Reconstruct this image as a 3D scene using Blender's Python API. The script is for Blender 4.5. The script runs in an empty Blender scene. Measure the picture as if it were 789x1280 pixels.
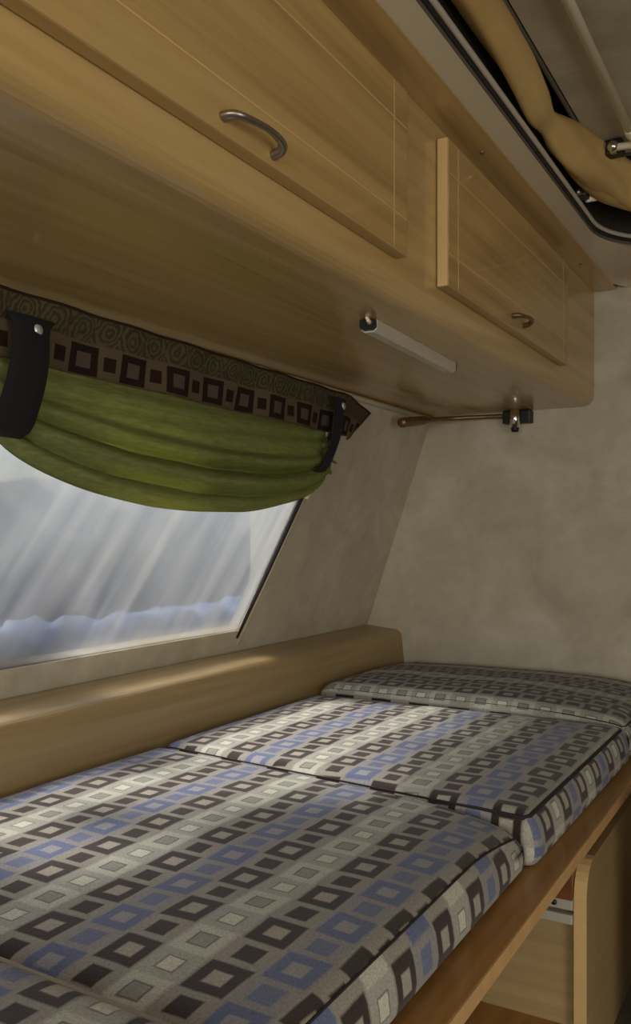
import bpy, bmesh, math, random
from mathutils import Vector, noise as mnoise

S = bpy.context.scene
C = S.collection
ZC = 0.80                      # camera height above the floor; heights below are given relative to the eye

# ------------------------------------------------------------------ linking / tagging
def link(name, bm, m, parent=None, smooth=False):
    me = bpy.data.meshes.new(name)
    bmesh.ops.recalc_face_normals(bm, faces=bm.faces[:])
    bm.to_mesh(me); bm.free()
    o = bpy.data.objects.new(name, me); C.objects.link(o)
    me.materials.append(m)
    if smooth:
        for p in me.polygons: p.use_smooth = True
    if parent: o.parent = parent
    return o

def tag(o, label=None, cat=None, group=None, kind=None):
    if label: o['label'] = label
    if cat: o['category'] = cat
    if group: o['group'] = group
    if kind: o['kind'] = kind
    return o

def empty(name, label=None, cat=None, group=None, kind=None):
    o = bpy.data.objects.new(name, None); C.objects.link(o)
    return tag(o, label, cat, group, kind)

def V(x, y, z): return Vector((x, y, z + ZC))

# ------------------------------------------------------------------ shape helpers
def add_box(bm, x0, x1, y0, y1, z0, z1, bevel=0.0, seg=2):
    r = bmesh.ops.create_cube(bm, size=1.0)
    vs = r['verts']
    for v in vs:
        v.co = V(x0 + (x1 - x0) * (v.co.x + .5), y0 + (y1 - y0) * (v.co.y + .5), z0 + (z1 - z0) * (v.co.z + .5))
    if bevel:
        es = list({e for v in vs for e in v.link_edges})
        bmesh.ops.bevel(bm, geom=es, offset=bevel, segments=seg, affect='EDGES', profile=.6)

def box(name, m, dims, parent=None, bevel=0.0):
    bm = bmesh.new(); add_box(bm, *dims, bevel=bevel)
    return link(name, bm, m, parent)

def add_prism(bm, pts, y0, y1):
    """extrude an outline given in (x, z) along y"""
    a = [bm.verts.new(V(x, y0, z)) for x, z in pts]
    b = [bm.verts.new(V(x, y1, z)) for x, z in pts]
    n = len(pts)
    for i in range(n):
        bm.faces.new((a[i], a[(i + 1) % n], b[(i + 1) % n], b[i]))
    bm.faces.new(a); bm.faces.new(b)

def add_tube(bm, path, rad, seg=10, caps=True, flat=1.0):
    """sweep a circle (or oval) along points given as world vectors"""
    n = len(path)
    rad = rad if isinstance(rad, (list, tuple)) else [rad] * n
    rings = []
    up = Vector((0, 0, 1))
    prev = None
    for i, p in enumerate(path):
        t = (path[min(i + 1, n - 1)] - path[max(i - 1, 0)]).normalized()
        a = t.cross(up)
        if a.length < .1: a = t.cross(Vector((1, 0, 0)))
        a.normalize()
        if prev is not None and a.dot(prev) < 0: a = -a
        prev = a.copy()
        b = t.cross(a).normalized()
        rings.append([bm.verts.new(p + rad[i] * (math.cos(2 * math.pi * k / seg) * a + flat * math.sin(2 * math.pi * k / seg) * b)) for k in range(seg)])
    for i in range(n - 1):
        for k in range(seg):
            bm.faces.new((rings[i][k], rings[i][(k + 1) % seg], rings[i + 1][(k + 1) % seg], rings[i + 1][k]))
    if caps:
        bm.faces.new(rings[0]); bm.faces.new(rings[-1])

def tube(name, m, path, rad, parent=None, seg=10, flat=1.0):
    bm = bmesh.new(); add_tube(bm, path, rad, seg, True, flat)
    return link(name, bm, m, parent, True)

def smooth_path(pts, n=8):
    """Catmull-Rom through world points"""
    out = []
    P = [pts[0]] + list(pts) + [pts[-1]]
    for i in range(1, len(P) - 2):
        for k in range(n):
            t = k / n
            a, b, c, d = P[i - 1], P[i], P[i + 1], P[i + 2]
            out.append(.5 * ((2 * b) + (c - a) * t + (2 * a - 5 * b + 4 * c - d) * t * t + (3 * b - a - 3 * c + d) * t ** 3))
    out.append(pts[-1].copy())
    return out

# ------------------------------------------------------------------ materials
class NT:
    def __init__(s, name):
        s.m = bpy.data.materials.new(name); s.m.use_nodes = True
        s.t = s.m.node_tree; s.N = s.t.nodes; s.L = s.t.links
        s.N.clear(); s.out = s.N.new('ShaderNodeOutputMaterial')
    def put(s, inp, val):
        if hasattr(val, 'links'): s.L.new(val, inp)
        else: inp.default_value = val
    def M(s, op, a, b=None, c=None):
        n = s.N.new('ShaderNodeMath'); n.operation = op
        s.put(n.inputs[0], a)
        if b is not None: s.put(n.inputs[1], b)
        if c is not None: s.put(n.inputs[2], c)
        return n.outputs[0]
    def mix(s, f, a, b):
        n = s.N.new('ShaderNodeMix'); n.data_type = 'RGBA'
        s.put(n.inputs[0], f); s.put(n.inputs[6], a); s.put(n.inputs[7], b)
        return n.outputs[2]
    def coord(s, scale=(1, 1, 1), rot=(0, 0, 0), kind='Object'):
        t = s.N.new('ShaderNodeTexCoord'); mp = s.N.new('ShaderNodeMapping')
        mp.inputs['Scale'].default_value = scale; mp.inputs['Rotation'].default_value = rot
        s.L.new(t.outputs[kind], mp.inputs[0]); return mp.outputs[0]
    def noise(s, vec, scale, detail=4, rough=.55, dist=0.0):
        n = s.N.new('ShaderNodeTexNoise')
        s.L.new(vec, n.inputs['Vector']); n.inputs['Scale'].default_value = scale
        n.inputs['Detail'].default_value = detail; n.inputs['Roughness'].default_value = rough
        n.inputs['Distortion'].default_value = dist
        return n.outputs['Fac']
    def ramp(s, f, stops):
        n = s.N.new('ShaderNodeValToRGB'); s.L.new(f, n.inputs[0])
        while len(n.color_ramp.elements) < len(stops): n.color_ramp.elements.new(.5)
        for e, (p, c) in zip(n.color_ramp.elements, stops): e.position = p; e.color = c
        return n.outputs[0]
    def bsdf(s, col, rough=.6, metal=0.0, spec=.5, bump=None, bump_d=.002, sheen=0.0, coat=0.0):
        n = s.N.new('ShaderNodeBsdfPrincipled')
        s.put(n.inputs['Base Color'], col); s.put(n.inputs['Roughness'], rough)
        n.inputs['Metallic'].default_value = metal; n.inputs['Specular IOR Level'].default_value = spec
        n.inputs['Sheen Weight'].default_value = sheen; n.inputs['Coat Weight'].default_value = coat
        if bump is not None:
            b = s.N.new('ShaderNodeBump'); b.inputs['Strength'].default_value = .6; b.inputs['Distance'].default_value = bump_d
            s.L.new(bump, b.inputs['Height']); s.L.new(b.outputs[0], n.inputs['Normal'])
        return n.outputs[0]
    def done(s, sh): s.L.new(sh, s.out.inputs['Surface']); return s.m

def lin(r, g, b):
    f = lambda c: (c / 255 / 12.92) if c / 255 <= .04045 else ((c / 255 + .055) / 1.055) ** 2.4
    return (f(r), f(g), f(b), 1)

def wood(name, light, mid, dark, grain='y', rough=.42, amount=1.0):
    n = NT(name)
    sc = {'y': (9, .55, 9), 'z': (9, 9, .55), 'x': (.55, 9, 9)}[grain]
    v = n.coord(sc)
    big = n.noise(v, 1.1, 4, .55, 2.2)
    fine = n.noise(n.coord(tuple(q * 9 if q > 1 else q * 2.5 for q in sc)), 1.0, 3, .6)
    f = n.M('ADD', n.M('MULTIPLY', big, .72), n.M('MULTIPLY', fine, .28))
    col = n.ramp(f, [(.30, dark), (.5, mid), (.70, light)])
    return n.done(n.bsdf(col, rough, 0, .6, fine, .0003, coat=.25))

def plain(name, col, rough=.6, metal=0.0, spec=.5, var=.0, vs=8):
    n = NT(name)
    if var:
        f = n.noise(n.coord(), vs, 4)
        d = tuple(c * (1 - var) for c in col[:3]) + (1,)
        l = tuple(min(1, c * (1 + var)) for c in col[:3]) + (1,)
        col = n.ramp(f, [(.3, d), (.7, l)])
    return n.done(n.bsdf(col, rough, metal, spec))

def mottled(name, a, b, c, rough=.75):
    n = NT(name)
    f = n.noise(n.coord(), 5.5, 6, .62, .6)
    g = n.noise(n.coord(), 22, 4, .6)
    k = n.M('ADD', n.M('MULTIPLY', f, .75), n.M('MULTIPLY', g, .25))
    return n.done(n.bsdf(n.ramp(k, [(.33, a), (.5, b), (.66, c)]), rough, 0, .3, g, .0006))

def upholstery(name, u0, v0, thin=1.0, mono=False, dim=1.0):
    """woven squares: rings and small squares in columns along v; column colours brown, blue, brown, pale"""
    n = NT(name)
    PU, PV = .0468, .0875
    t = n.N.new('ShaderNodeTexCoord'); sx = n.N.new('ShaderNodeSeparateXYZ'); n.L.new(t.outputs['UV'], sx.inputs[0])
    wob = n.M('MULTIPLY', n.M('SUBTRACT', n.noise(n.coord(), 14, 2), .5), .006)
    u = n.M('ADD', n.M('SUBTRACT', sx.outputs[0], u0), wob)
    v = n.M('ADD', n.M('SUBTRACT', sx.outputs[1], v0 - PV / 2), wob)
    us = n.M('DIVIDE', u, PU)
    k = n.M('FLOOR', n.M('ADD', us, .5))
    du = n.M('MULTIPLY', n.M('ABSOLUTE', n.M('SUBTRACT', us, k)), PU)
    fv = n.M('FRACT', n.M('ADD', n.M('DIVIDE', v, PV), n.M('MULTIPLY', k, .5)))
    dv = n.M('MULTIPLY', n.M('ABSOLUTE', n.M('SUBTRACT', fv, .5)), PV)
    ds = n.M('SUBTRACT', PV / 2, dv)
    def rect(d, a, b, edge=.06):
        q = n.M('MAXIMUM', n.M('DIVIDE', du, a), n.M('DIVIDE', d, b))
        r = n.N.new('ShaderNodeMapRange'); n.L.new(q, r.inputs[0])
        r.inputs[1].default_value = 1 - edge; r.inputs[2].default_value = 1 + edge
        r.inputs[3].default_value = 1; r.inputs[4].default_value = 0
        return r.outputs[0]
    ring, hole = rect(dv, .0206, .0226), rect(dv, .0093, .0098, .12)
    small = rect(ds, .0115, .0122, .09)
    phole, phole_o = rect(dv, .0092, .0096, .08), rect(dv, .0110, .0114, .08)
    psm, psm_o = rect(ds, .0090, .0094, .08), rect(ds, .0106, .0110, .08)
    k4 = n.M('MODULO', n.M('ADD', k, 400), 4)
    is_blue = n.M('COMPARE', k4, 1, .2); is_pale = n.M('COMPARE', k4, 3, .2)
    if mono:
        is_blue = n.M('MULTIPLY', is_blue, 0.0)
    base = lin(140, 134, 122); brown = lin(42, 34, 28); hol = lin(154, 146, 131)
    blue = lin(92, 99, 128); blue_s = lin(99, 105, 130); pale = lin(176, 174, 158); grey = lin(138, 135, 124); pl = lin(190, 188, 170)
    wv = n.noise(n.coord(), 4.0, 2)
    brown2 = n.mix(wv, brown, lin(56, 42, 35))
    c = n.mix(ring, base, brown2); c = n.mix(hole, c, hol); cb = n.mix(small, c, brown2)
    c = n.mix(ring, n.mix(.35, base, lin(120, 122, 136)), blue); c = n.mix(hole, c, lin(140, 138, 138)); cl = n.mix(small, c, blue_s)
    c = n.mix(ring, lin(154, 151, 139), pale); c = n.mix(phole_o, c, lin(92, 86, 78)); c = n.mix(phole, c, grey)
    c = n.mix(psm_o, c, lin(98, 92, 84)); cp = n.mix(psm, c, pl)
    c = n.mix(is_blue, cb, cl); c = n.mix(is_pale, c, cp)
    # weave: fine light and dark threads
    w = n.noise(n.coord(), 420, 2, .7)
    hsv = n.N.new('ShaderNodeHueSaturation'); n.L.new(c, hsv.inputs['Color'])
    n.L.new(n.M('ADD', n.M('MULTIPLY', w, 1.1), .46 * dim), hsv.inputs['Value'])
    return n.done(n.bsdf(hsv.outputs[0], .92, 0, .15, w, .0012, sheen=.15))

M = {}
M['oak'] = wood('oak_laminate', lin(196, 166, 112), lin(183, 152, 97), lin(158, 128, 75), rough=.25)
M['oak_door'] = wood('oak_door_laminate', lin(189, 159, 103), lin(174, 142, 87), lin(140, 109, 58))
M['ledge'] = wood('ledge_laminate', lin(172, 148, 106), lin(158, 133, 90), lin(138, 113, 73))
M['board'] = wood('stained_board', lin(184, 136, 62), lin(160, 112, 46), lin(128, 84, 32), rough=.45)
M['batten'] = wood('dark_batten', lin(132, 80, 36), lin(112, 64, 26), lin(90, 48, 18), grain='x')
M['ply'] = wood('plywood', lin(176, 150, 104), lin(162, 136, 90), lin(142, 116, 74), grain='x', rough=.6)
M['panel'] = wood('pale_side_panel', lin(176, 150, 102), lin(166, 140, 94), lin(150, 124, 80), grain='y', rough=.5)
M['edge'] = plain('edge_banding', lin(206, 172, 116), .5, var=.05, vs=30)
M['board_edge'] = plain('board_edge', lin(190, 150, 98), .6, var=.08, vs=40)
M['groove'] = plain('door_groove', lin(202, 170, 112), .5)
M['wallpaper'] = mottled('sponged_wallpaper', lin(164, 155, 134), lin(180, 171, 150), lin(196, 188, 169))
M['roof_lining'] = mottled('roof_lining', lin(158, 148, 122), lin(176, 166, 140), lin(192, 182, 158))
M['ceiling'] = plain('ceiling_moulding', lin(176, 160, 132), .5, var=.04, vs=5)
M['rim'] = plain('rim_metal', lin(196, 186, 170), .35, .3)
M['rubber'] = plain('black_rubber', lin(24, 22, 20), .6)
M['greyseal'] = plain('grey_seal', lin(86, 78, 66), .6)
M['dark'] = plain('dark_lining', lin(46, 38, 28), .8, var=.1)
M['metal'] = plain('brushed_metal', lin(150, 140, 128), .32, .9)
M['lamp_metal'] = plain('lamp_aluminium', lin(205, 196, 178), .4, .3)
M['bronze'] = plain('dark_bronze', lin(120, 96, 62), .4, .7)
M['chrome'] = plain('chrome', lin(225, 222, 215), .12, 1.0)
M['black'] = plain('black_plastic', lin(18, 17, 18), .5)
M['white'] = plain('white_plastic', lin(232, 222, 196), .45)
M['rail'] = plain('rail_paint', lin(172, 166, 150), .5)
M['snap'] = plain('snap_stud', lin(200, 200, 196), .3, .4)
M['webbing'] = plain('black_webbing', lin(12, 11, 14), .95, var=.1, vs=200)
M['piping'] = plain('dark_piping', lin(30, 25, 23), .85)
M['floor'] = plain('vinyl_floor', lin(92, 84, 72), .6, var=.1, vs=6)

def canvas_mat():
    n = NT('tan_canvas')
    f = n.noise(n.coord(), 260, 2, .6); g = n.noise(n.coord(), 7, 3)
    c = n.ramp(g, [(.3, lin(172, 142, 88)), (.7, lin(194, 164, 106))])
    return n.done(n.bsdf(c, .85, 0, .2, f, .0006))
M['canvas'] = canvas_mat()

def swag_mat():
    n = NT('green_swag_fabric')
    f = n.noise(n.coord((1, .15, 1)), 260, 2, .6)
    c = n.ramp(f, [(.3, lin(100, 107, 62)), (.7, lin(138, 145, 95))])
    d = n.bsdf(c, .85, 0, .2, f, .0012)
    tr = n.N.new('ShaderNodeBsdfTranslucent'); tr.inputs[0].default_value = lin(182, 180, 96)
    mx = n.N.new('ShaderNodeMixShader'); mx.inputs[0].default_value = .38
    n.L.new(d, mx.inputs[1]); n.L.new(tr.outputs[0], mx.inputs[2])
    return n.done(mx.outputs[0])
M['swag'] = swag_mat()

def pelmet_mat():
    """upper row: woven green scrolls; lower row: brown rings and small squares. UV: u along the window, v 0..1 downwards"""
    n = NT('pelmet_fabric')
    t = n.N.new('ShaderNodeTexCoord'); sx = n.N.new('ShaderNodeSeparateXYZ'); n.L.new(t.outputs['UV'], sx.inputs[0])
    u, v = sx.outputs[0], sx.outputs[1]
    P = .097
    fu = n.M('FRACT', n.M('DIVIDE', n.M('SUBTRACT', u, .976 - P / 2), P))
    du = n.M('MULTIPLY', n.M('ABSOLUTE', n.M('SUBTRACT', fu, .5)), P)
    ds = n.M('SUBTRACT', P / 2, du)
    dv = n.M('ABSOLUTE', n.M('SUBTRACT', v, .74))
    def rect(d, a, b):
        return n.M('LESS_THAN', n.M('MAXIMUM', n.M('DIVIDE', d, a), n.M('DIVIDE', dv, b)), 1)
    base = lin(86, 74, 56); br = lin(36, 23, 17)
    c = n.mix(rect(du, .027, .235), base, br); c = n.mix(rect(du, .0135, .12), c, lin(82, 68, 57))
    c = n.mix(rect(ds, .0115, .115), c, lin(40, 24, 17))
    # scrolls in the upper row
    wob = n.M('MULTIPLY', n.M('SUBTRACT', n.noise(n.coord(), 38, 3), .5), .03)
    lu = n.M('MULTIPLY', n.M('SUBTRACT', n.M('FRACT', n.M('DIVIDE', n.M('ADD', u, n.M('MULTIPLY', v, .03)), .05)), .5), .05)
    lv = n.M('MULTIPLY', n.M('SUBTRACT', v, .26), .085)
    rad = n.M('ADD', n.M('SQRT', n.M('ADD', n.M('MULTIPLY', lu, lu), n.M('MULTIPLY', lv, lv))), wob)
    wav = n.M('ADD', n.M('MULTIPLY', n.M('SINE', n.M('MULTIPLY', rad, 720)), .5), .5)
    sc = n.ramp(wav, [(.2, lin(58, 50, 33)), (.8, lin(78, 72, 48))])
    c = n.mix(n.M('LESS_THAN', v, .46), c, sc)
    c = n.mix(n.M('LESS_THAN', v, .05), c, lin(48, 34, 24))
    f = n.noise(n.coord(), 300, 2, .6)
    return n.done(n.bsdf(c, .9, 0, .15, f, .001))
M['pelmet'] = pelmet_mat()

def pane_mat():
    n = NT('dusty_acrylic_pane')
    # diagonal streaks of dried dirt in the acrylic, plus a haze of fine scratches
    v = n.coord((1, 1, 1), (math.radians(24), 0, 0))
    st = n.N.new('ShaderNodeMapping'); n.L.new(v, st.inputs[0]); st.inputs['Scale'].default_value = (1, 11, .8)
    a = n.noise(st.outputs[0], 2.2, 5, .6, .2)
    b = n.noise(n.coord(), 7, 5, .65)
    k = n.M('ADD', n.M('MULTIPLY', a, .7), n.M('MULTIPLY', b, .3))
    # grime settled along the lower edge
    tc = n.N.new('ShaderNodeTexCoord'); sz = n.N.new('ShaderNodeSeparateXYZ'); n.L.new(tc.outputs['Object'], sz.inputs[0])
    mr = n.N.new('ShaderNodeMapRange'); n.L.new(n.M('ADD', sz.outputs[2], n.M('MULTIPLY', n.M('SUBTRACT', b, .5), .05)), mr.inputs[0])
    mr.inputs[1].default_value = .585; mr.inputs[2].default_value = .618; mr.inputs[3].default_value = 1; mr.inputs[4].default_value = 0
    dirt = mr.outputs[0]
    tr = n.N.new('ShaderNodeBsdfTranslucent')
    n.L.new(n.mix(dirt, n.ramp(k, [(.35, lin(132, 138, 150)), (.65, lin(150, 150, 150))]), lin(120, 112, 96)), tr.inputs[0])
    cl = n.N.new('ShaderNodeBsdfTransparent'); cl.inputs[0].default_value = lin(236, 240, 246)
    gl = n.N.new('ShaderNodeBsdfGlossy'); gl.inputs['Roughness'].default_value = .12
    mx = n.N.new('ShaderNodeMixShader')
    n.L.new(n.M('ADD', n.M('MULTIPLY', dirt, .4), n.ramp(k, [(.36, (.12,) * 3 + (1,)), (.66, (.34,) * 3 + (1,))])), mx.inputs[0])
    n.L.new(cl.outputs[0], mx.inputs[1]); n.L.new(tr.outputs[0], mx.inputs[2])
    rf = n.N.new('ShaderNodeBsdfRefraction'); rf.inputs['Roughness'].default_value = .35; rf.inputs['IOR'].default_value = 1.3; rf.inputs[0].default_value = lin(236, 240, 246)
    m3 = n.N.new('ShaderNodeMixShader'); m3.inputs[0].default_value = .28
    n.L.new(mx.outputs[0], m3.inputs[1]); n.L.new(rf.outputs[0], m3.inputs[2])
    m2 = n.N.new('ShaderNodeMixShader'); m2.inputs[0].default_value = .04
    n.L.new(m3.outputs[0], m2.inputs[1]); n.L.new(gl.outputs[0], m2.inputs[2])
    return n.done(m2.outputs[0])
M['pane'] = pane_mat()

# ------------------------------------------------------------------ setting
YB, YF, XR = -1.7, 2.2, 1.5               # rear wall, far wall, aisle-side wall
def slope(z): return -1.0127 + .3411 * z  # x of the sloping window wall at height z

def struct(o): return tag(o, kind='structure')

bm = bmesh.new(); add_box(bm, -1.5, XR + .05, YB - .05, YF + .05, -.84, -.80); struct(link('floor', bm, M['floor']))
bm = bmesh.new(); add_box(bm, -1.5, XR + .05, YF, YF + .04, -.80, 1.0); struct(link('wall_far', bm, M['wallpaper']))
# walls behind the photographer, each with a window opening
bm = bmesh.new()
add_box(bm, -1.5, XR + .05, YB - .04, YB, -.80, -.15); add_box(bm, -1.5, XR + .05, YB - .04, YB, .38, 1.0)
add_box(bm, -1.5, -.55, YB - .04, YB, -.15, .38); add_box(bm, 1.0, XR + .05, YB - .04, YB, -.15, .38)
struct(link('wall_rear', bm, M['wallpaper']))
bm = bmesh.new()
add_box(bm, XR, XR + .04, YB, YF, .25, 1.0)
add_box(bm, XR, XR + .04, YB, -1.1, -.80, .25); add_box(bm, XR, XR + .04, .1, YF, -.80, .25)
struct(link('wall_right', bm, M['wallpaper']))

# sloping wall with the window hole
def sp(y, z, off=0.0):
    """a point on the sloping wall, pushed `off` towards the room"""
    return V(slope(z) + off * .9465, y, z - off * .3228)
WB, WT, WL = -.213, .262, -.75
def wr(z): return 1.618 + .32 * z         # right-hand edge of the window
bm = bmesh.new()
def strip(o):
    a = [sp(y, z, o) for y, z in ((YB, -.85), (YF, -.85), (YF, .309), (YB, .309))]
    b = [sp(y, z, o) for y, z in ((WL, WB), (wr(WB), WB), (wr(WT), WT), (WL, WT))]
    return [bm.verts.new(p) for p in a], [bm.verts.new(p) for p in b]
A0, B0 = strip(0); A1, B1 = strip(-.03)
for i in range(4):
    j = (i + 1) % 4
    bm.faces.new((A0[i], A0[j], B0[j], B0[i])); bm.faces.new((A1[i], A1[j], B1[j], B1[i]))
    bm.faces.new((B0[i], B0[j], B1[j], B1[i])); bm.faces.new((A0[i], A0[j], A1[j], A1[i]))
struct(link('wall_front', bm, M['wallpaper']))
# upper wall above the locker, closing the room behind it
bm = bmesh.new(); add_box(bm, -.95, -.908, YB, YF, .3095, 1.0); struct(link('wall_front_upper', bm, M['wallpaper']))

w = empty('window_1', kind='structure')
bm = bmesh.new()
fr = [bm.verts.new(sp(y, z, o)) for o in (-.004, -.008) for y, z in ((WL, WB), (wr(WB), WB), (wr(WT), WT), (WL, WT))]
bm.faces.new(fr[:4]); bm.faces.new(fr[4:])
for i in range(4): bm.faces.new((fr[i], fr[(i + 1) % 4], fr[4 + (i + 1) % 4], fr[4 + i]))
link('pane', bm, M['pane'], w)
bm = bmesh.new()
add_tube(bm, [sp(wr(z) + .002, z, .001) for z in (WB - .016, -.1, 0, .1, WT)], [.0028, .0052, .006, .006, .006], 8)
link('seal', bm, M['rubber'], w, True)
bm = bmesh.new()
add_tube(bm, [sp(wr(z) + .0125, z, .002) for z in (WB - .03, -.1, 0, .1, WT)], .0045, 8)
link('edge_trim', bm, M['ceiling'], w, True)
tube('white_bead', M['white'], [sp(wr(z) + .012, z, .008) for z in (.075, .14, .2)], .006, w)
# pale cover bead where the locker meets the sloping wall
bm = bmesh.new(); add_tube(bm, [V(slope(.303) + .007, y, .3025) for y in (YB, 0, 1, YF)], .007, 8)
struct(link('trim_1', bm, M['white'], None, True))

# ------------------------------------------------------------------ ceiling moulding round the lifting roof
CX_, RC = -.2, .21          # corner centre x, corner radius of the opening
CY_ = 1.855
XI, YI = CX_ - RC, CY_ + RC # inner edges of the opening: -.41 and 2.065
XO, YO = -.4245, YF
def opening(d=0.0):
    """matched (inner, outer) points round the opening's visible corner; d pushes the inner line outwards"""
    pr = []
    for y in (YB, -.8, 0, .6, 1.1, 1.5, CY_): pr.append(((XI - d, y), (XO, y)))
    for k in range(1, 12):
        a = math.radians(180 - 90 * k / 12)
        c, s = math.cos(a), math.sin(a)
        tx = (XO - CX_) / c if c < -1e-6 else 1e9
        ty = (YO - CY_) / s if s > 1e-6 else 1e9
        t = min(tx, ty)
        pr.append(((CX_ + (RC + d) * c, CY_ + (RC + d) * s), (CX_ + t * c, CY_ + t * s)))
    for x in (CX_, .2, .6, XR): pr.append(((x, YI + d), (x, YO)))
    return pr
prof = [(0.0, .590), (.04, .598), (.25, .606), (.6, .622), (.85, .636), (1.0, .640)]   # outer to inner, height
bm = bmesh.new(); rows = []
for (i, o) in opening():
    rows.append([bm.verts.new(V(o[0] + (i[0] - o[0]) * f, o[1] + (i[1] - o[1]) * f, z)) for f, z in prof])
for r0, r1 in zip(rows, rows[1:]):
    for k in range(len(prof) - 1): bm.faces.new((r0[k], r0[k + 1], r1[k + 1], r1[k]))
struct(link('ceiling', bm, M['ceiling'], None, True))
def ring_path(d, z): return [V(i[0], i[1], z) for i, o in opening(d)]
def strip_struct(name, m, d, z, r):
    bm = bmesh.new(); add_tube(bm, ring_path(d, z), r, 8); struct(link(name, bm, m, None, True))
strip_struct('trim_2', M['rubber'], .0015, .6385, .0035)
strip_struct('trim_3', M['greyseal'], .004, .633, .003)
strip_struct('trim_4', M['rim'], -.004, .645, .0048)
# dark upstand above the rim
bm = bmesh.new(); rows = []
for p in ring_path(.004, 0): rows.append([bm.verts.new(Vector((p.x, p.y, ZC + z))) for z in (.645, .82)])
for a, b in zip(rows, rows[1:]): bm.faces.new((a[0], a[1], b[1], b[0]))
struct(link('ceiling_upstand', bm, M['dark']))
bm = bmesh.new(); add_box(bm, -1.0, XR + .05, YB, YF + .04, .90, .93); struct(link('roof_shell', bm, M['dark']))

# ------------------------------------------------------------------ lifting roof panel
hatch = empty('roof_hatch', 'mottled grey lifting roof panel above the aisle opening', 'roof hatch')
def rounded(x0, x1, y0, y1, r, n=6):
    pts = []
    for cx, cy, a0 in ((x1 - r, y1 - r, 0), (x0 + r, y1 - r, 90), (x0 + r, y0 + r, 180), (x1 - r, y0 + r, 270)):
        for k in range(n + 1):
            a = math.radians(a0 + 90 * k / n); pts.append((cx + r * math.cos(a), cy + r * math.sin(a)))
    return pts
def slab(bm, pts, z0, z1):
    a = [bm.verts.new(V(x, y, z0)) for x, y in pts]; b = [bm.verts.new(V(x, y, z1)) for x, y in pts]
    n = len(pts)
    for i in range(n): bm.faces.new((a[i], a[(i + 1) % n], b[(i + 1) % n], b[i]))
    bm.faces.new(a); bm.faces.new(b)
bm = bmesh.new(); slab(bm, rounded(-.365, 1.2, -1.3, 1.735, .05), .722, .75)
link('lining_panel', bm, M['roof_lining'], hatch)
pp = rounded(-.371, 1.206, -1.306, 1.741, .055); pp.append(pp[0])
tube('edge_frame', M['greyseal'], [V(x, y, .722) for x, y in pp], .004, hatch)
pp = rounded(-.378, 1.214, -1.314, 1.749, .06); pp.append(pp[0])
bm = bmesh.new(); slab(bm, pp[:-1], .735, .78); link('outer_shell', bm, M['dark'], hatch)

# tan canvas bellows folded between rim and roof panel
bm = bmesh.new()
base = smooth_path([V(-.388, -1.2, .69), V(-.388, .3, .69), V(-.385, .95, .69), V(-.386, 1.25, .69), V(-.394, 1.46, .688), V(-.378, 1.62, .69),
                    V(-.335, 1.80, .69), V(-.25, 1.905, .688), V(-.1, 1.935, .686), V(.4, 1.94, .686), V(1.0, 1.94, .686)], 10)
n = len(base); SEG = 22; rings = []
for i, p in enumerate(base):
    t = (base[min(i + 1, n - 1)] - base[max(i - 1, 0)]).normalized()
    a = t.cross(Vector((0, 0, 1))).normalized()          # points away from the opening's outside
    pinch = math.exp(-((p.y - 1.455) / .05) ** 2) if p.x < -.35 else 0
    late = min(1, max(0, (p.y - 1.46) / .25))
    wd = .021 * (1 - .35 * pinch) + .016 * late
    hd = .034 * (1 - .30 * pinch) + .010 * late
    ring = []
    for k in range(SEG):
        q = 2 * math.pi * k / SEG
        rr = 1 + .10 * math.sin(3 * q + 1.5 * math.sin(i * .21)) + .05 * math.sin(5 * q + i * .33) * (1 + late)
        ring.append(bm.verts.new(p + a * (wd * rr * math.cos(q)) + Vector((0, 0, hd * rr * math.sin(q)))))
    rings.append(ring)
for r0, r1 in zip(rings, rings[1:]):
    for k in range(SEG): bm.faces.new((r0[k], r0[(k + 1) % SEG], r1[(k + 1) % SEG], r1[k]))
bm.faces.new(rings[0]); bm.faces.new(rings[-1])
lobe = smooth_path([V(-.392, 1.60, .672), V(-.372, 1.70, .668), V(-.335, 1.80, .667), V(-.26, 1.90, .667), V(-.1, 1.938, .667), V(.4, 1.942, .667)], 8)
add_tube(bm, lobe, [.014 + .016 * min(1, i / 12) for i in range(len(lobe))], 16, True, .8)
cv = link('roof_canvas', bm, M['canvas'], None, True)
tag(cv, 'tan canvas bellows folded along the edge of the lifting roof', 'canvas')

# white support tube with its corner bracket, and the small clip below it
rod = empty('support_rod', 'long off-white support tube under the grey roof panel', 'support rod')
tube('tube', M['white'], [V(-.288, y, .705) for y in (-.9, 0, .8, 1.60)], .0075, rod, 14)
bm = bmesh.new()
add_tube(bm, smooth_path([V(-.288, 1.595, .705), V(-.287, 1.622, .703), V(-.268, 1.632, .701)], 5), .0085, 12)
link('elbow', bm, M['white'], rod, True)
br = empty('roof_bracket', 'dark bracket with silver screw and short white bar, in the corner of the roof panel', 'bracket')
box('plate', M['black'], (-.342, -.310, 1.657, 1.685, .694, .7215), br, .004)
tube('screw', M['chrome'], [V(-.326, 1.656, .704), V(-.324, 1.640, .702)], [.012, .009], br, 12)
tube('bar', M['white'], [V(-.318, 1.648, .7), V(-.22, 1.665, .702), V(.3, 1.70, .702)], .0065, br, 12)
cl = empty('canvas_clip', 'small pointed white clip on dark mount between canvas and rim', 'clip')
bm = bmesh.new(); add_tube(bm, [V(-.394, 1.742, .652), V(-.378, 1.755, .655), V(-.345, 1.775, .664)], [.0075, .006, .002], 8); link('hook', bm, M['white'], cl, True)
box('mount', M['black'], (-.405, -.387, 1.71, 1.742, .648, .666), cl, .003)
bm = bmesh.new(); add_tube(bm, [V(-.403, 1.70, .652), V(-.396, 1.712, .655)], [.0055, .0045], 8); link('stud', bm, M['metal'], cl, True)

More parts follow.
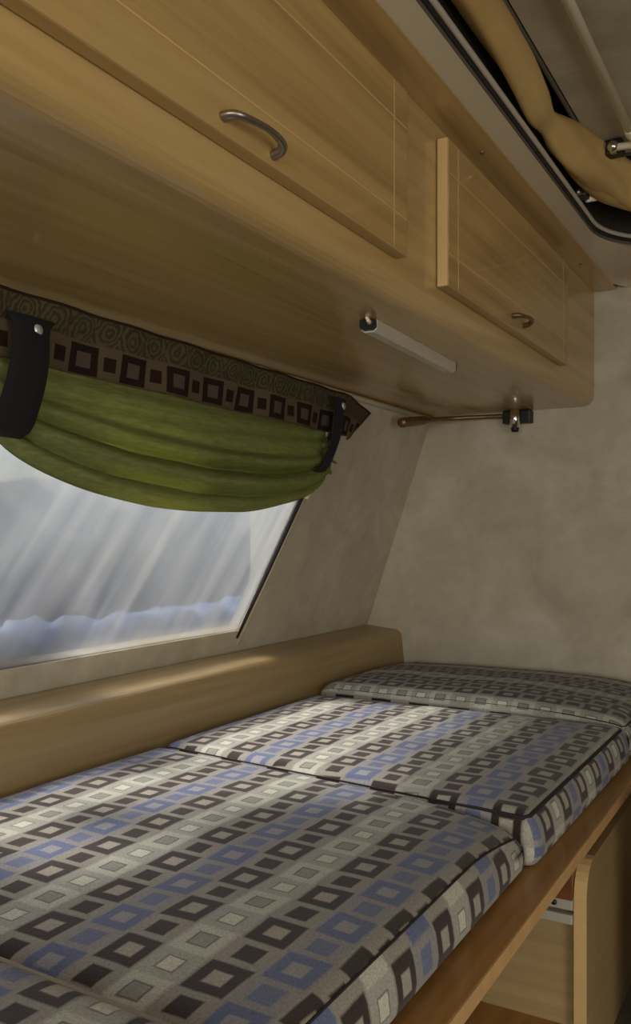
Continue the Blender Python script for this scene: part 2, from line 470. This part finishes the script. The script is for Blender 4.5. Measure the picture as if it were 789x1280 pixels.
# ------------------------------------------------------------------ overhead locker
XF = -.4785
cab = empty('overhead_locker', 'long oak laminate overhead locker running above the window', 'locker')
pts = [(-.905, .31)]
R = .026
for k in range(7):
    a = math.radians(-90 + 90 * k / 6); pts.append((XF - R + R * math.cos(a), .31 + R + R * math.sin(a)))
pts += [(XF, .588), (-.905, .588)]
bm = bmesh.new(); add_prism(bm, pts, YB + .005, YF - .001)
body = link('body', bm, M['oak'], cab)
tb = box('top_board', M['oak'], (-.60, XO, YB + .005, YF - .004, .5885, .6), cab, .0015)

def bow_handle(y0, y1, z, m, parent):
    pts = [V(-.460, y0, z), V(-.450, y0 + .001, z), V(-.442, y0 + .010, z - .001), V(-.438, (y0 + y1) / 2, z), V(-.441, y1 - .014, z - .001), V(-.449, y1 - .003, z - .003), V(-.460, y1, z - .004)]
    p = smooth_path(pts, 6)
    rr = [.0050 + .0012 * math.cos(2 * math.pi * i / (len(p) - 1)) for i in range(len(p))]
    return tube('handle', m, p, rr, parent, 12, .75)

def door(y0, y1, z0, z1, hy):
    d = box('door', M['oak_door'], (XF + .001, -.460, y0, y1, z0, z1), cab, .0025)
    bm = bmesh.new(); x = -.4597
    e = .0009
    for yy in (y0 + .040, y1 - .042): add_box(bm, x - .001, x, yy - e, yy + e, z0 + .004, z1 - .004)
    for zz in (z0 + .047, z1 - .050): add_box(bm, x - .001, x + .0002, y0 + .004, y1 - .004, zz - e, zz + e)
    tag(link('groove', bm, M['groove'], d), 'pale groove lines')
    bm = bmesh.new(); add_box(bm, XF + .002, -.4612, y0 - .0014, y0 - .0001, z0 + .001, z1 - .001)
    tag(link('edge_band', bm, M['edge'], d), 'pale edge banding')
    return d
d1 = door(.286, 1.036, .355, .569, .66); bow_handle(.632, .714, .370, M['metal'], d1)
d2 = door(1.178, 1.868, .353, .567, 1.52); bow_handle(1.480, 1.545, .3745, M['bronze'], d2)
for i, (y) in enumerate((.75, 1.30, 1.95)):
    bm = bmesh.new(); add_tube(bm, [V(-.452, y, .588), V(-.452, y, .5868)], [.004, .003], 8); link('screw', bm, M['metal'], cab, True)

# slim strip lamp under the locker
sl = empty('strip_lamp', 'slim aluminium strip lamp fixed under the oak locker', 'lamp')
a, b = V(-.570, 1.145, .298), V(-.588, 1.510, .298)
def lamp_bar(name, m, p, q, w, z0, z1, parent):
    bm = bmesh.new(); d = (q - p).normalized(); n = Vector((-d.y, d.x, 0))
    pr = [(-w, z1), (-w, z0 + .004), (-w * .6, z0), (w * .6, z0), (w, z0 + .004), (w, z1)]
    A = [bm.verts.new(Vector((p.x, p.y, ZC)) + n * s + Vector((0, 0, z))) for s, z in pr]
    B = [bm.verts.new(Vector((q.x, q.y, ZC)) + n * s + Vector((0, 0, z))) for s, z in pr]
    for i in range(6): bm.faces.new((A[i], A[(i + 1) % 6], B[(i + 1) % 6], B[i]))
    bm.faces.new(A); bm.faces.new(B); return link(name, bm, m, parent)
lamp_bar('housing', M['lamp_metal'], a, b, .0128, .292, .3098, sl)
for p, q in ((a, -1), (b, 1)):
    d = (b - a).normalized() * q
    lamp_bar('end_cap', M['black'], p + d * .0003, p + d * .009, .0118, .2945, .309, sl)
tube('switch', M['white'], [a + Vector((.004, -.006, .006)), a + Vector((.006, -.022, .011))], [.004, .002], sl, 8)

# reading lamp on a thin stalk
rl = empty('reading_lamp', 'thin stalk reading lamp with chrome knob on wall beneath the locker', 'lamp')
box('mount', M['black'], (-.700, -.628, 2.165, 2.199, .276, .3085), rl, .004)
tube('knob', M['chrome'], [V(-.662, 2.150, .3095), V(-.662, 2.150, .262)], .0125, rl, 16)
tube('knob_cap', M['black'], [V(-.662, 2.150, .262), V(-.662, 2.150, .252)], [.011, .008], rl, 14)
tube('stalk', M['bronze'], smooth_path([V(-.695, 2.175, .297), V(-.76, 2.165, .297), V(-.83, 2.13, .294), V(-.866, 2.06, .285)], 6), .0058, rl, 10)
tube('lamp_head', M['bronze'], [V(-.864, 2.068, .286), V(-.868, 2.05, .283), V(-.874, 1.94, .266), V(-.875, 1.93, .264)], [.008, .0115, .0125, .011], rl, 14)

# ------------------------------------------------------------------ ledge below the window
pts = [(slope(-.256) + .002, -.260), (-1.045, -.266)]
for k in range(7):
    a = math.radians(86 - 82 * k / 6); pts.append((-1.017 + .022 * math.cos(a), -.290 + .022 * math.sin(a)))
pts += [(-.980, -.4305), (-1.13, -.4305)]
bm = bmesh.new(); add_prism(bm, pts, YB + .005, YF - .002)
lg = link('window_ledge', bm, M['ledge'])
tag(lg, 'long oak laminate ledge between window wall and mattress cushions', 'ledge')

# ------------------------------------------------------------------ bed base
bed = empty('bed_base', 'orange stained bed board on pale plywood base under the cushions', 'bed base')
box('board', M['board'], (-1.0, -.283, -.35, YF - .003, -.449, -.431), bed, .001)
box('board_edge', M['board_edge'], (-.2828, -.2805, -.35, YF - .003, -.449, -.4312), bed)
box('cross_panel', M['ply'], (-.95, -.307, 1.290, 1.305, -.799, -.45), bed)
box('batten', M['batten'], (-.95, -.307, 1.268, 1.2895, -.530, -.4495), bed)
box('rail', M['rail'], (-.95, -.307, 1.276, 1.2895, -.548, -.531), bed, .002)
r2 = box('rail', M['rail'], (-.95, -.307, 1.270, 1.2895, -.566, -.552), bed, .002)
tube('screw', M['black'], [V(-.335, 1.2765, -.5395), V(-.335, 1.274, -.5395)], [.005, .004], bed, 8)
# side panel with its rounded upper corner
bm = bmesh.new()
out = [(1.276, -.799), (1.276, -.53)]
for k in range(7):
    a = math.radians(180 - 90 * k / 6); out.append((1.276 + .05 + .05 * math.cos(a), -.53 + .05 * math.sin(a)))
out += [(YF - .004, -.48), (YF - .004, -.799)]
a = [bm.verts.new(V(-.306, y, z)) for y, z in out]; b = [bm.verts.new(V(-.288, y, z)) for y, z in out]
for i in range(len(out)): bm.faces.new((a[i], a[(i + 1) % len(out)], b[(i + 1) % len(out)], b[i]))
bm.faces.new(a); bm.faces.new(b); link('side_panel', bm, M['panel'], bed)
bm = bmesh.new()
a = [bm.verts.new(V(-.306, y - .0012, z + .0008)) for y, z in out[:9]]; b = [bm.verts.new(V(-.288, y - .0012, z + .0008)) for y, z in out[:9]]
for i in range(8): bm.faces.new((a[i], a[i + 1], b[i + 1], b[i]))
link('edge_band', bm, M['edge'], bed)
box('side_batten', M['batten'], (-.36, -.310, 1.306, YF - .004, -.53, -.4495), bed)
box('locker_floor', M['board'], (-.95, -.309, .2, 1.2895, -.745, -.722), bed)
box('end_panel', M['ply'], (-.95, -.307, -.33, -.315, -.799, -.45), bed)

# low bench added out of view to shade the bed side panel
blocker = empty('shade_blocker', 'low wooden bench added out of view to shade the side panel of the bed', 'blocker')
box('body', M['ply'], (-.16, .60, 1.36, YF - .004, -.799, -.43), blocker, .004)
box('blocker_top', M['board'], (-.17, .62, 1.35, YF - .004, -.4295, -.41), blocker, .003)

# ------------------------------------------------------------------ cushions
def cushion(label, mat, outline, zb, zt, r=.022, crown=.006, seed=0, pipe=.0034, pm=None, uvmode='xy', drop=None, slant=.011, flat=.35):
    """outline: four (x, y) corners near-left, near-front, far-front, far-left"""
    root = empty('mattress_cushion', label, 'cushion', 'patterned cushions of the bed')
    (ax, ay), (bx, by), (cx, cy), (dx, dy) = outline
    W = math.hypot(bx - ax, by - ay); D = math.hypot(cx - bx, cy - by); H = zt - zb
    nx, ny, nz = 46, 46, 6
    def steps(n, L):   # denser near the ends
        t = [i / n for i in range(n + 1)]
        return [(.5 - .5 * math.cos(math.pi * (.5 - .5 * math.cos(math.pi * q)))) * .35 + q * .65 for q in t]
    tx, ty, tz = steps(nx, W), steps(ny, D), [i / nz for i in range(nz + 1)]
    bm = bmesh.new(); uvl = bm.loops.layers.uv.new('UVMap'); cache = {}; uvw = {}
    def vert(i, j, k):
        key = (i, j, k)
        if key in cache: return cache[key]
        px, py, pz = tx[i] * W, ty[j] * D, tz[k] * H
        qx = min(max(px, r), W - r); qy = min(max(py, r), D - r); qz = min(max(pz, r), H - r)
        dv = Vector((px - qx, py - qy, pz - qz))
        l = max(abs(dv.x), abs(dv.y), abs(dv.z))
        if dv.length > 1e-9: dv = dv.normalized() * min(r, l if l < r else r)
        px, py, pz = qx + dv.x, qy + dv.y, qz + dv.z
        u, v = px / W, py / D
        e = (1 - abs(2 * u - 1) ** 5) * (1 - abs(2 * v - 1) ** 5)
        if pz > H * .5:
            pz += crown * e + .0035 * e * mnoise.noise(Vector((px * 7 + seed, py * 7, seed * 3.1)))
            if drop: pz += drop(u, v)
        else:
            pass
        if 0 < tz[k] < 1:      # sides bulge slightly
            b = .004 * math.sin(math.pi * tz[k])
            px += b * ((i == nx) - (i == 0)); py += b * ((j == ny) - (j == 0))
        px -= slant * (pz / H) * u ** 6; u = px / W
        X = (ax * (1 - u) + bx * u) * (1 - v) + (dx * (1 - u) + cx * u) * v
        Y = (ay * (1 - u) + by * u) * (1 - v) + (dy * (1 - u) + cy * u) * v
        cache[key] = bm.verts.new(V(X, Y, zb + pz)); return cache[key]
    def quad(idx, side):
        f = bm.faces.new([vert(*q) for q in idx]); f.smooth = True
        for lp in f.loops:
            c = lp.vert.co
            if side == 'top': uv = (c.x, c.y) if uvmode == 'xy' else (c.y, c.x)
            elif side == 'x': uv = (c.y, c.z - ZC)
            elif uvmode == 'yx': uv = (c.y + c.z - ZC - zt, c.x)
            else: uv = (c.x, c.z - ZC)
            lp[uvl].uv = uv
    for i in range(nx):
        for j in range(ny):
            quad(((i, j, nz), (i + 1, j, nz), (i + 1, j + 1, nz), (i, j + 1, nz)), 'top')
            quad(((i, j, 0), (i + 1, j, 0), (i + 1, j + 1, 0), (i, j + 1, 0)), 'top')
    for k in range(nz):
        for j in range(ny):
            for i in (0, nx): quad(((i, j, k), (i, j + 1, k), (i, j + 1, k + 1), (i, j, k + 1)), 'x')
        for i in range(nx):
            for j in (0, ny): quad(((i, j, k), (i + 1, j, k), (i + 1, j, k + 1), (i, j, k + 1)), 'y')
    # piping follows the upper edge, where top and side meet
    loop = [(i, 0) for i in range(0, nx)] + [(nx, j) for j in range(0, ny)] + [(i, ny) for i in range(nx, 0, -1)] + [(0, j) for j in range(ny, 0, -1)]
    cen = Vector(((ax + bx + cx + dx) / 4, (ay + by + cy + dy) / 4, 0))
    pth = []
    for i, j in loop:
        c = vert(i, j, nz).co.copy()
        pth.append(c + Vector((0, 0, 0)))
    pth.append(pth[0].copy())
    # keep only well separated points
    q = [pth[0]]
    for p in pth[1:]:
        if (p - q[-1]).length > .008: q.append(p)
    q.append(pth[0].copy())
    link('cover', bm, mat, root)
    rr = []
    for p in q:      # the cord is pressed flat where cushions butt together
        uu = (p.x - ax) / (bx - ax); vv = (p.y - ay) / (dy - ay)
        rr.append(pipe * (1 if uu > .985 or vv < -9 else flat + (1 - flat) * max(0, uu) ** 4))
    tube('piping', pm or M['piping'], q, rr, root, 8)
    return root

BT = -.360
fab_main = upholstery('square_weave_main', -.603, .564)
fab_far = upholstery('square_weave_far', -.630, 1.195)
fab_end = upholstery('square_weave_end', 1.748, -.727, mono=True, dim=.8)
fab_near = upholstery('square_weave_near', -.585, .47)
zb = -.4305
cushion('large patterned cushion in the middle of the bed with sagging front corner', fab_main,
        [(-.972, .508), (-.313, .487), (-.316, 1.086), (-.972, 1.152)], zb, BT, seed=1, pipe=.0014,
        drop=lambda u, v: -.022 * max(0, (u - .72) / .28) ** 2 * max(0, (v - .70) / .30) ** 1.5)
cushion('patterned cushion with black piping and a sunlit patch, next to the ledge', fab_far,
        [(-.972, 1.155), (-.306, 1.090), (-.300, 1.690), (-.972, 1.680)], zb, BT + .001, seed=2, pipe=.003)
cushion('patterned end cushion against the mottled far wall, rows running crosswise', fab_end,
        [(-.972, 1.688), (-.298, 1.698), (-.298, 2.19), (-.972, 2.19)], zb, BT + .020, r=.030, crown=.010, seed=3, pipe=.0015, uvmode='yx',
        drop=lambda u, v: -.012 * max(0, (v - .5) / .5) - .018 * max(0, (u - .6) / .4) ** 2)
cushion('patterned cushion at the near end of the bed with pale rounded edge', fab_near,
        [(-.972, -.02), (-.325, -.02), (-.320, .484), (-.972, .506)], zb, BT + .016, seed=4, pipe=.0036, flat=1.0, pm=plain('pale_piping', lin(150, 140, 124), .9))

# ------------------------------------------------------------------ window dressing
bl = empty('window_blind', 'gathered green fabric blind under a dark patterned pelmet', 'blind')
# pelmet: board of patterned fabric, slightly wavy, turned corner at the far end
bm = bmesh.new(); uvl = bm.loops.layers.uv.new('UVMap')
NU, NV = 90, 12
Y0, Y1 = -.6, 1.775
grid = []
for i in range(NU + 1):
    u = i / NU; y = Y0 + (Y1 - Y0) * u
    end = max(0, (y - 1.63) / (Y1 - 1.63))
    zt = .302 - .010 * max(0, (y - .8) / .9) - .021 * end; zb_ = .2165 - .012 * max(0, (y - .8) / .9) - .0 * end
    row = []
    for j in range(NV + 1):
        v = j / NV
        z = zt + (zb_ - zt) * v
        x = -.868 - .010 * (v) + .005 * math.sin(y * 19) * v + .003 * math.sin(y * 47 + v * 2) - .018 * end * end
        yy = y - .095 * v * end
        row.append((bm.verts.new(V(x, yy, z)), y, v))
    grid.append(row)
for i in range(NU):
    for j in range(NV):
        q = (grid[i][j], grid[i + 1][j], grid[i + 1][j + 1], grid[i][j + 1])
        f = bm.faces.new([c[0] for c in q])
        for lp, c in zip(f.loops, q): lp[uvl].uv = (c[1], c[2])
pel = link('pelmet', bm, M['pelmet'], bl, True)
so = pel.modifiers.new('thickness', 'SOLIDIFY'); so.thickness = .004

# swag: the gathered lower part with folds running from strap to strap
bm = bmesh.new(); NU, NV = 80, 60; grid = []
S0, S1 = .735, 1.575
for i in range(NU + 1):
    u = i / NU; y = S0 + (S1 - S0) * u
    sag = (4 * u * (1 - u)) ** .62
    zt = .234 - .012 * u
    zb_ = .128 - .006 * u - .090 * sag
    row = []
    for j in range(NV + 1):
        v = j / NV
        g = .25 + .75 * sag
        z = zt + (zb_ - zt) * v
        w_ = max(0, (v - .36 - .10 * u) / .6)
        ph = w_ * 2.6 * 2 * math.pi + .9 * math.sin(3.1 * u) * w_
        fold = .034 * min(1, w_ * 5) * (abs(math.sin(ph * .5)) - .5) + .0022 * math.sin(v * 34 + 3 * u) + .003 * math.sin(v * 11 - 2.5 * u)
        x = -.890 + .034 * math.sin(math.pi * v * .8) * g + fold * (.35 + .65 * g) - .02 * max(0, v - .85) / .15 * g
        z += .002 * mnoise.noise(Vector((y * 9, v * 4, 2)))
        row.append(bm.verts.new(V(x, y, z)))
    grid.append(row)
for i in range(NU):
    for j in range(NV): bm.faces.new((grid[i][j], grid[i + 1][j], grid[i + 1][j + 1], grid[i][j + 1]))
sw = link('swag', bm, M['swag'], bl, True)
so = sw.modifiers.new('thickness', 'SOLIDIFY'); so.thickness = .002
# next bay of the blind, beyond the near strap
bm = bmesh.new(); grid = []
for i in range(31):
    u = i / 30; y = -.2 + .92 * u; sag = (4 * u * (1 - u)) ** .62; row = []
    for j in range(25):
        v = j / 24; zt = .222; zb_ = .130 - .085 * sag
        row.append(bm.verts.new(V(-.888 + .03 * math.sin(math.pi * v * .8) * (.25 + .75 * sag) + .006 * math.sin(v * 20), y, zt + (zb_ - zt) * v)))
    grid.append(row)
for i in range(30):
    for j in range(24): bm.faces.new((grid[i][j], grid[i + 1][j], grid[i + 1][j + 1], grid[i][j + 1]))
sw2 = link('swag', bm, M['swag'], bl, True)
so = sw2.modifiers.new('thickness', 'SOLIDIFY'); so.thickness = .002
# frayed end of the gathered cloth beyond the far strap
bm = bmesh.new()
for (z, dy, dz, r) in ((.175, .05, .004, .010), (.150, .055, -.008, .007), (.132, .03, -.012, .009)):
    add_tube(bm, smooth_path([V(-.872, 1.535, z), V(-.866, 1.535 + dy * .6, z + dz * .5), V(-.868, 1.535 + dy, z + dz)], 4), [r * (1 - .08 * k) for k in range(9)], 8, True, .6)
link('gathered_end', bm, M['swag'], bl, True)

def strap(label, yc, wt, wb, zt, zb_, lean):
    bm = bmesh.new(); N = 22
    path = []
    for k in range(N + 1):                       # front run, loop under the cloth, back up behind
        t = k / N
        if t < .62:
            s = t / .62; z = zt + (zb_ - zt) * s; x = -.853 + .012 * math.sin(math.pi * s)
        elif t < .76:
            s = (t - .62) / .14; z = zb_ - .008 * math.sin(math.pi * s); x = -.853 - .045 * s
        else:
            s = (t - .76) / .24; z = zb_ + (.12 + 0) * s * .6; x = -.898 - .004 * s
        yy = yc + lean * min(1, (zt - z) / (zt - zb_))
        w_ = wt + (wb - wt) * min(1, max(0, (zt - z) / (zt - zb_))) + .022 * max(0, 1 - t / .06)
        path.append((x, yy, z, w_))
    rows = []
    for x, y, z, w_ in path:
        rows.append([bm.verts.new(V(x + .003 * (1 - (2 * q - 1) ** 2), y + w_ * (q - .5), z)) for q in (0, .25, .5, .75, 1)])
    for a, b in zip(rows, rows[1:]):
        for q in range(4): bm.faces.new((a[q], a[q + 1], b[q + 1], b[q]))
    o = tag(link('strap', bm, M['webbing'], bl, True), label)
    m = o.modifiers.new('thickness', 'SOLIDIFY'); m.thickness = .003
    tube('snap', M['snap'], [V(-.851, yc + .004, zt - .016), V(-.842, yc + .004, zt - .016)], [.0085, .0065], o, 14)
    return o
strap('wide black strap with pale snap at the near end of the green swag', .765, .055, .062, .268, .128, -.030)
strap('narrow black strap with small snap at the far end of the green swag', 1.572, .034, .030, .274, .128, -.062)

# ------------------------------------------------------------------ outdoors beyond the window
bm = bmesh.new(); add_box(bm, -40, -1.6, -30, 30, -1.32, -1.30)
g = NT('dry_grass'); f = g.noise(g.coord(), 1.5, 6, .65)
struct(link('ground_outside', bm, g.done(g.bsdf(g.ramp(f, [(.35, lin(100, 96, 86)), (.65, lin(124, 116, 104))]), .9))))

def lumps(name, m, blobs, label, cat):
    bm = bmesh.new()
    for (x, y, z, r, s) in blobs:
        rr = bmesh.ops.create_icosphere(bm, subdivisions=4, radius=1)
        for v in rr['verts']:
            d = v.co.normalized(); k = 1 + .22 * mnoise.noise(d * 2.2 + Vector((x, y, s))) + .12 * mnoise.noise(d * 7 + Vector((s, y, x)))
            v.co = V(x + d.x * r * k, y + d.y * r * k * 1.2, z + d.z * r * k * .9)
    return tag(link(name, bm, m, None, True), label, cat)
hm = NT('hedge_leaves'); f = hm.noise(hm.coord(), 9, 6, .7)
hm = hm.done(hm.bsdf(hm.ramp(f, [(.35, lin(78, 76, 66)), (.65, lin(122, 112, 100))]), .9))
lumps('hedge', hm, [(-9, 3 + 1.7 * i, -.5, 1.3, i) for i in range(9)], 'brownish hedge seen dimly through the dusty window', 'hedge')
tm = plain('blue_tarpaulin', lin(66, 88, 122), .6, var=.1)
lumps('covered_pile', tm, [(-4.2, 2.0 + .5 * i, -1.0, .50, 20 + .1 * i) for i in range(15)], 'low blue covered pile outdoors, blurred behind the window pane', 'covered pile')

# tree added out of view to shade most of the window from the sun
tree = empty('shade_tree', 'leafy tree added out of view outside the caravan to shade the window', 'tree')
def crown(blobs):
    bm = bmesh.new()
    for (y, h, r) in blobs:     # y along the window, h: where its shadow falls on the window, as a height
        k = 5.5; c = Vector((-.43, -.07, .46)).normalized() * k
        rr = bmesh.ops.create_icosphere(bm, subdivisions=3, radius=r)
        for v in rr['verts']:
            q = 1 + .25 * mnoise.noise(v.co * 9 + Vector((y, h, 0)))
            v.co = v.co * q + V(slope(h), y, h) + c
    return link('crown', bm, M['leaf'], tree, True)
M['leaf'] = plain('tree_leaves', lin(70, 84, 44), .8, var=.3, vs=9)
random.seed(4)
bl_ = [(-1.2 + .085 * i, random.uniform(-.32, .0), random.uniform(.05, .085)) for i in range(27)]
bl_ += [(-1.1 + .24 * i, random.uniform(.10, .22), .17) for i in range(8)] + [(.80, .13, .12), (1.25, .26, .155)]
bl_ += [(-1.0 + .3 * i, .48, .22) for i in range(9)] + [(1.47, .27, .16), (1.70, .26, .16)]
crown(bl_)
tube('trunk', plain('bark', lin(84, 68, 50), .9, var=.2), [V(-4.9, .0, -1.31), V(-4.85, .0, .9), V(-4.7, -.1, 3.9)], [.16, .13, .08], tree, 12)

# ------------------------------------------------------------------ light
wd = bpy.data.worlds.new('sky'); S.world = wd; wd.use_nodes = True
nt = wd.node_tree; nt.nodes.clear()
o = nt.nodes.new('ShaderNodeOutputWorld'); bg = nt.nodes.new('ShaderNodeBackground'); sk = nt.nodes.new('ShaderNodeTexSky')
sk.sky_type = 'NISHITA'; sk.sun_disc = False; sk.sun_elevation = math.radians(44); sk.sun_rotation = math.radians(-85); sk.air_density = 1.2; sk.dust_density = 3
bg.inputs['Strength'].default_value = .17
nt.links.new(sk.outputs[0], bg.inputs[0]); nt.links.new(bg.outputs[0], o.inputs[0])

def sun(direction, strength, color, ang):
    l = bpy.data.lights.new('sun', 'SUN'); l.energy = strength; l.color = color; l.angle = math.radians(ang)
    ob = bpy.data.objects.new('sun', l); C.objects.link(ob)
    ob.rotation_euler = Vector(direction).to_track_quat('-Z', 'Y').to_euler()
sun((.43, .07, -.46), 11.0, (1, .92, .80), .9)

def window_light(name, loc, direction, sx, sy, power, color):
    l = bpy.data.lights.new(name, 'AREA'); l.shape = 'RECTANGLE'; l.size = sx; l.size_y = sy; l.energy = power; l.color = color
    ob = bpy.data.objects.new(name, l); C.objects.link(ob); ob.location = V(*loc)
    ob.rotation_euler = Vector(direction).to_track_quat('-Z', 'Z').to_euler()
window_light('open_door_daylight', (XR + .02, -.5, -.27), (-1, .15, .0), 1.2, 1.03, 22, (1, .96, .90))
window_light('rear_window_daylight', (.22, YB - .02, .115), (0, 1, -.05), 1.55, .53, 22, (1, .95, .88))

# ------------------------------------------------------------------ camera
cd = bpy.data.cameras.new('camera'); cam = bpy.data.objects.new('camera', cd); C.objects.link(cam)
cam.location = (0, 0, ZC); cam.rotation_euler = (math.radians(90), 0, math.radians(30))
cd.sensor_fit = 'VERTICAL'; cd.sensor_height = 36; cd.lens = 36 * 1090 / 1280
cd.shift_y = 25 / 1280; cd.clip_start = .02
S.camera = cam
S.view_settings.view_transform = 'Standard'; S.view_settings.look = 'None'
S.view_settings.exposure = 0.0; S.view_settings.gamma = 1; S.view_settings.use_curve_mapping = False
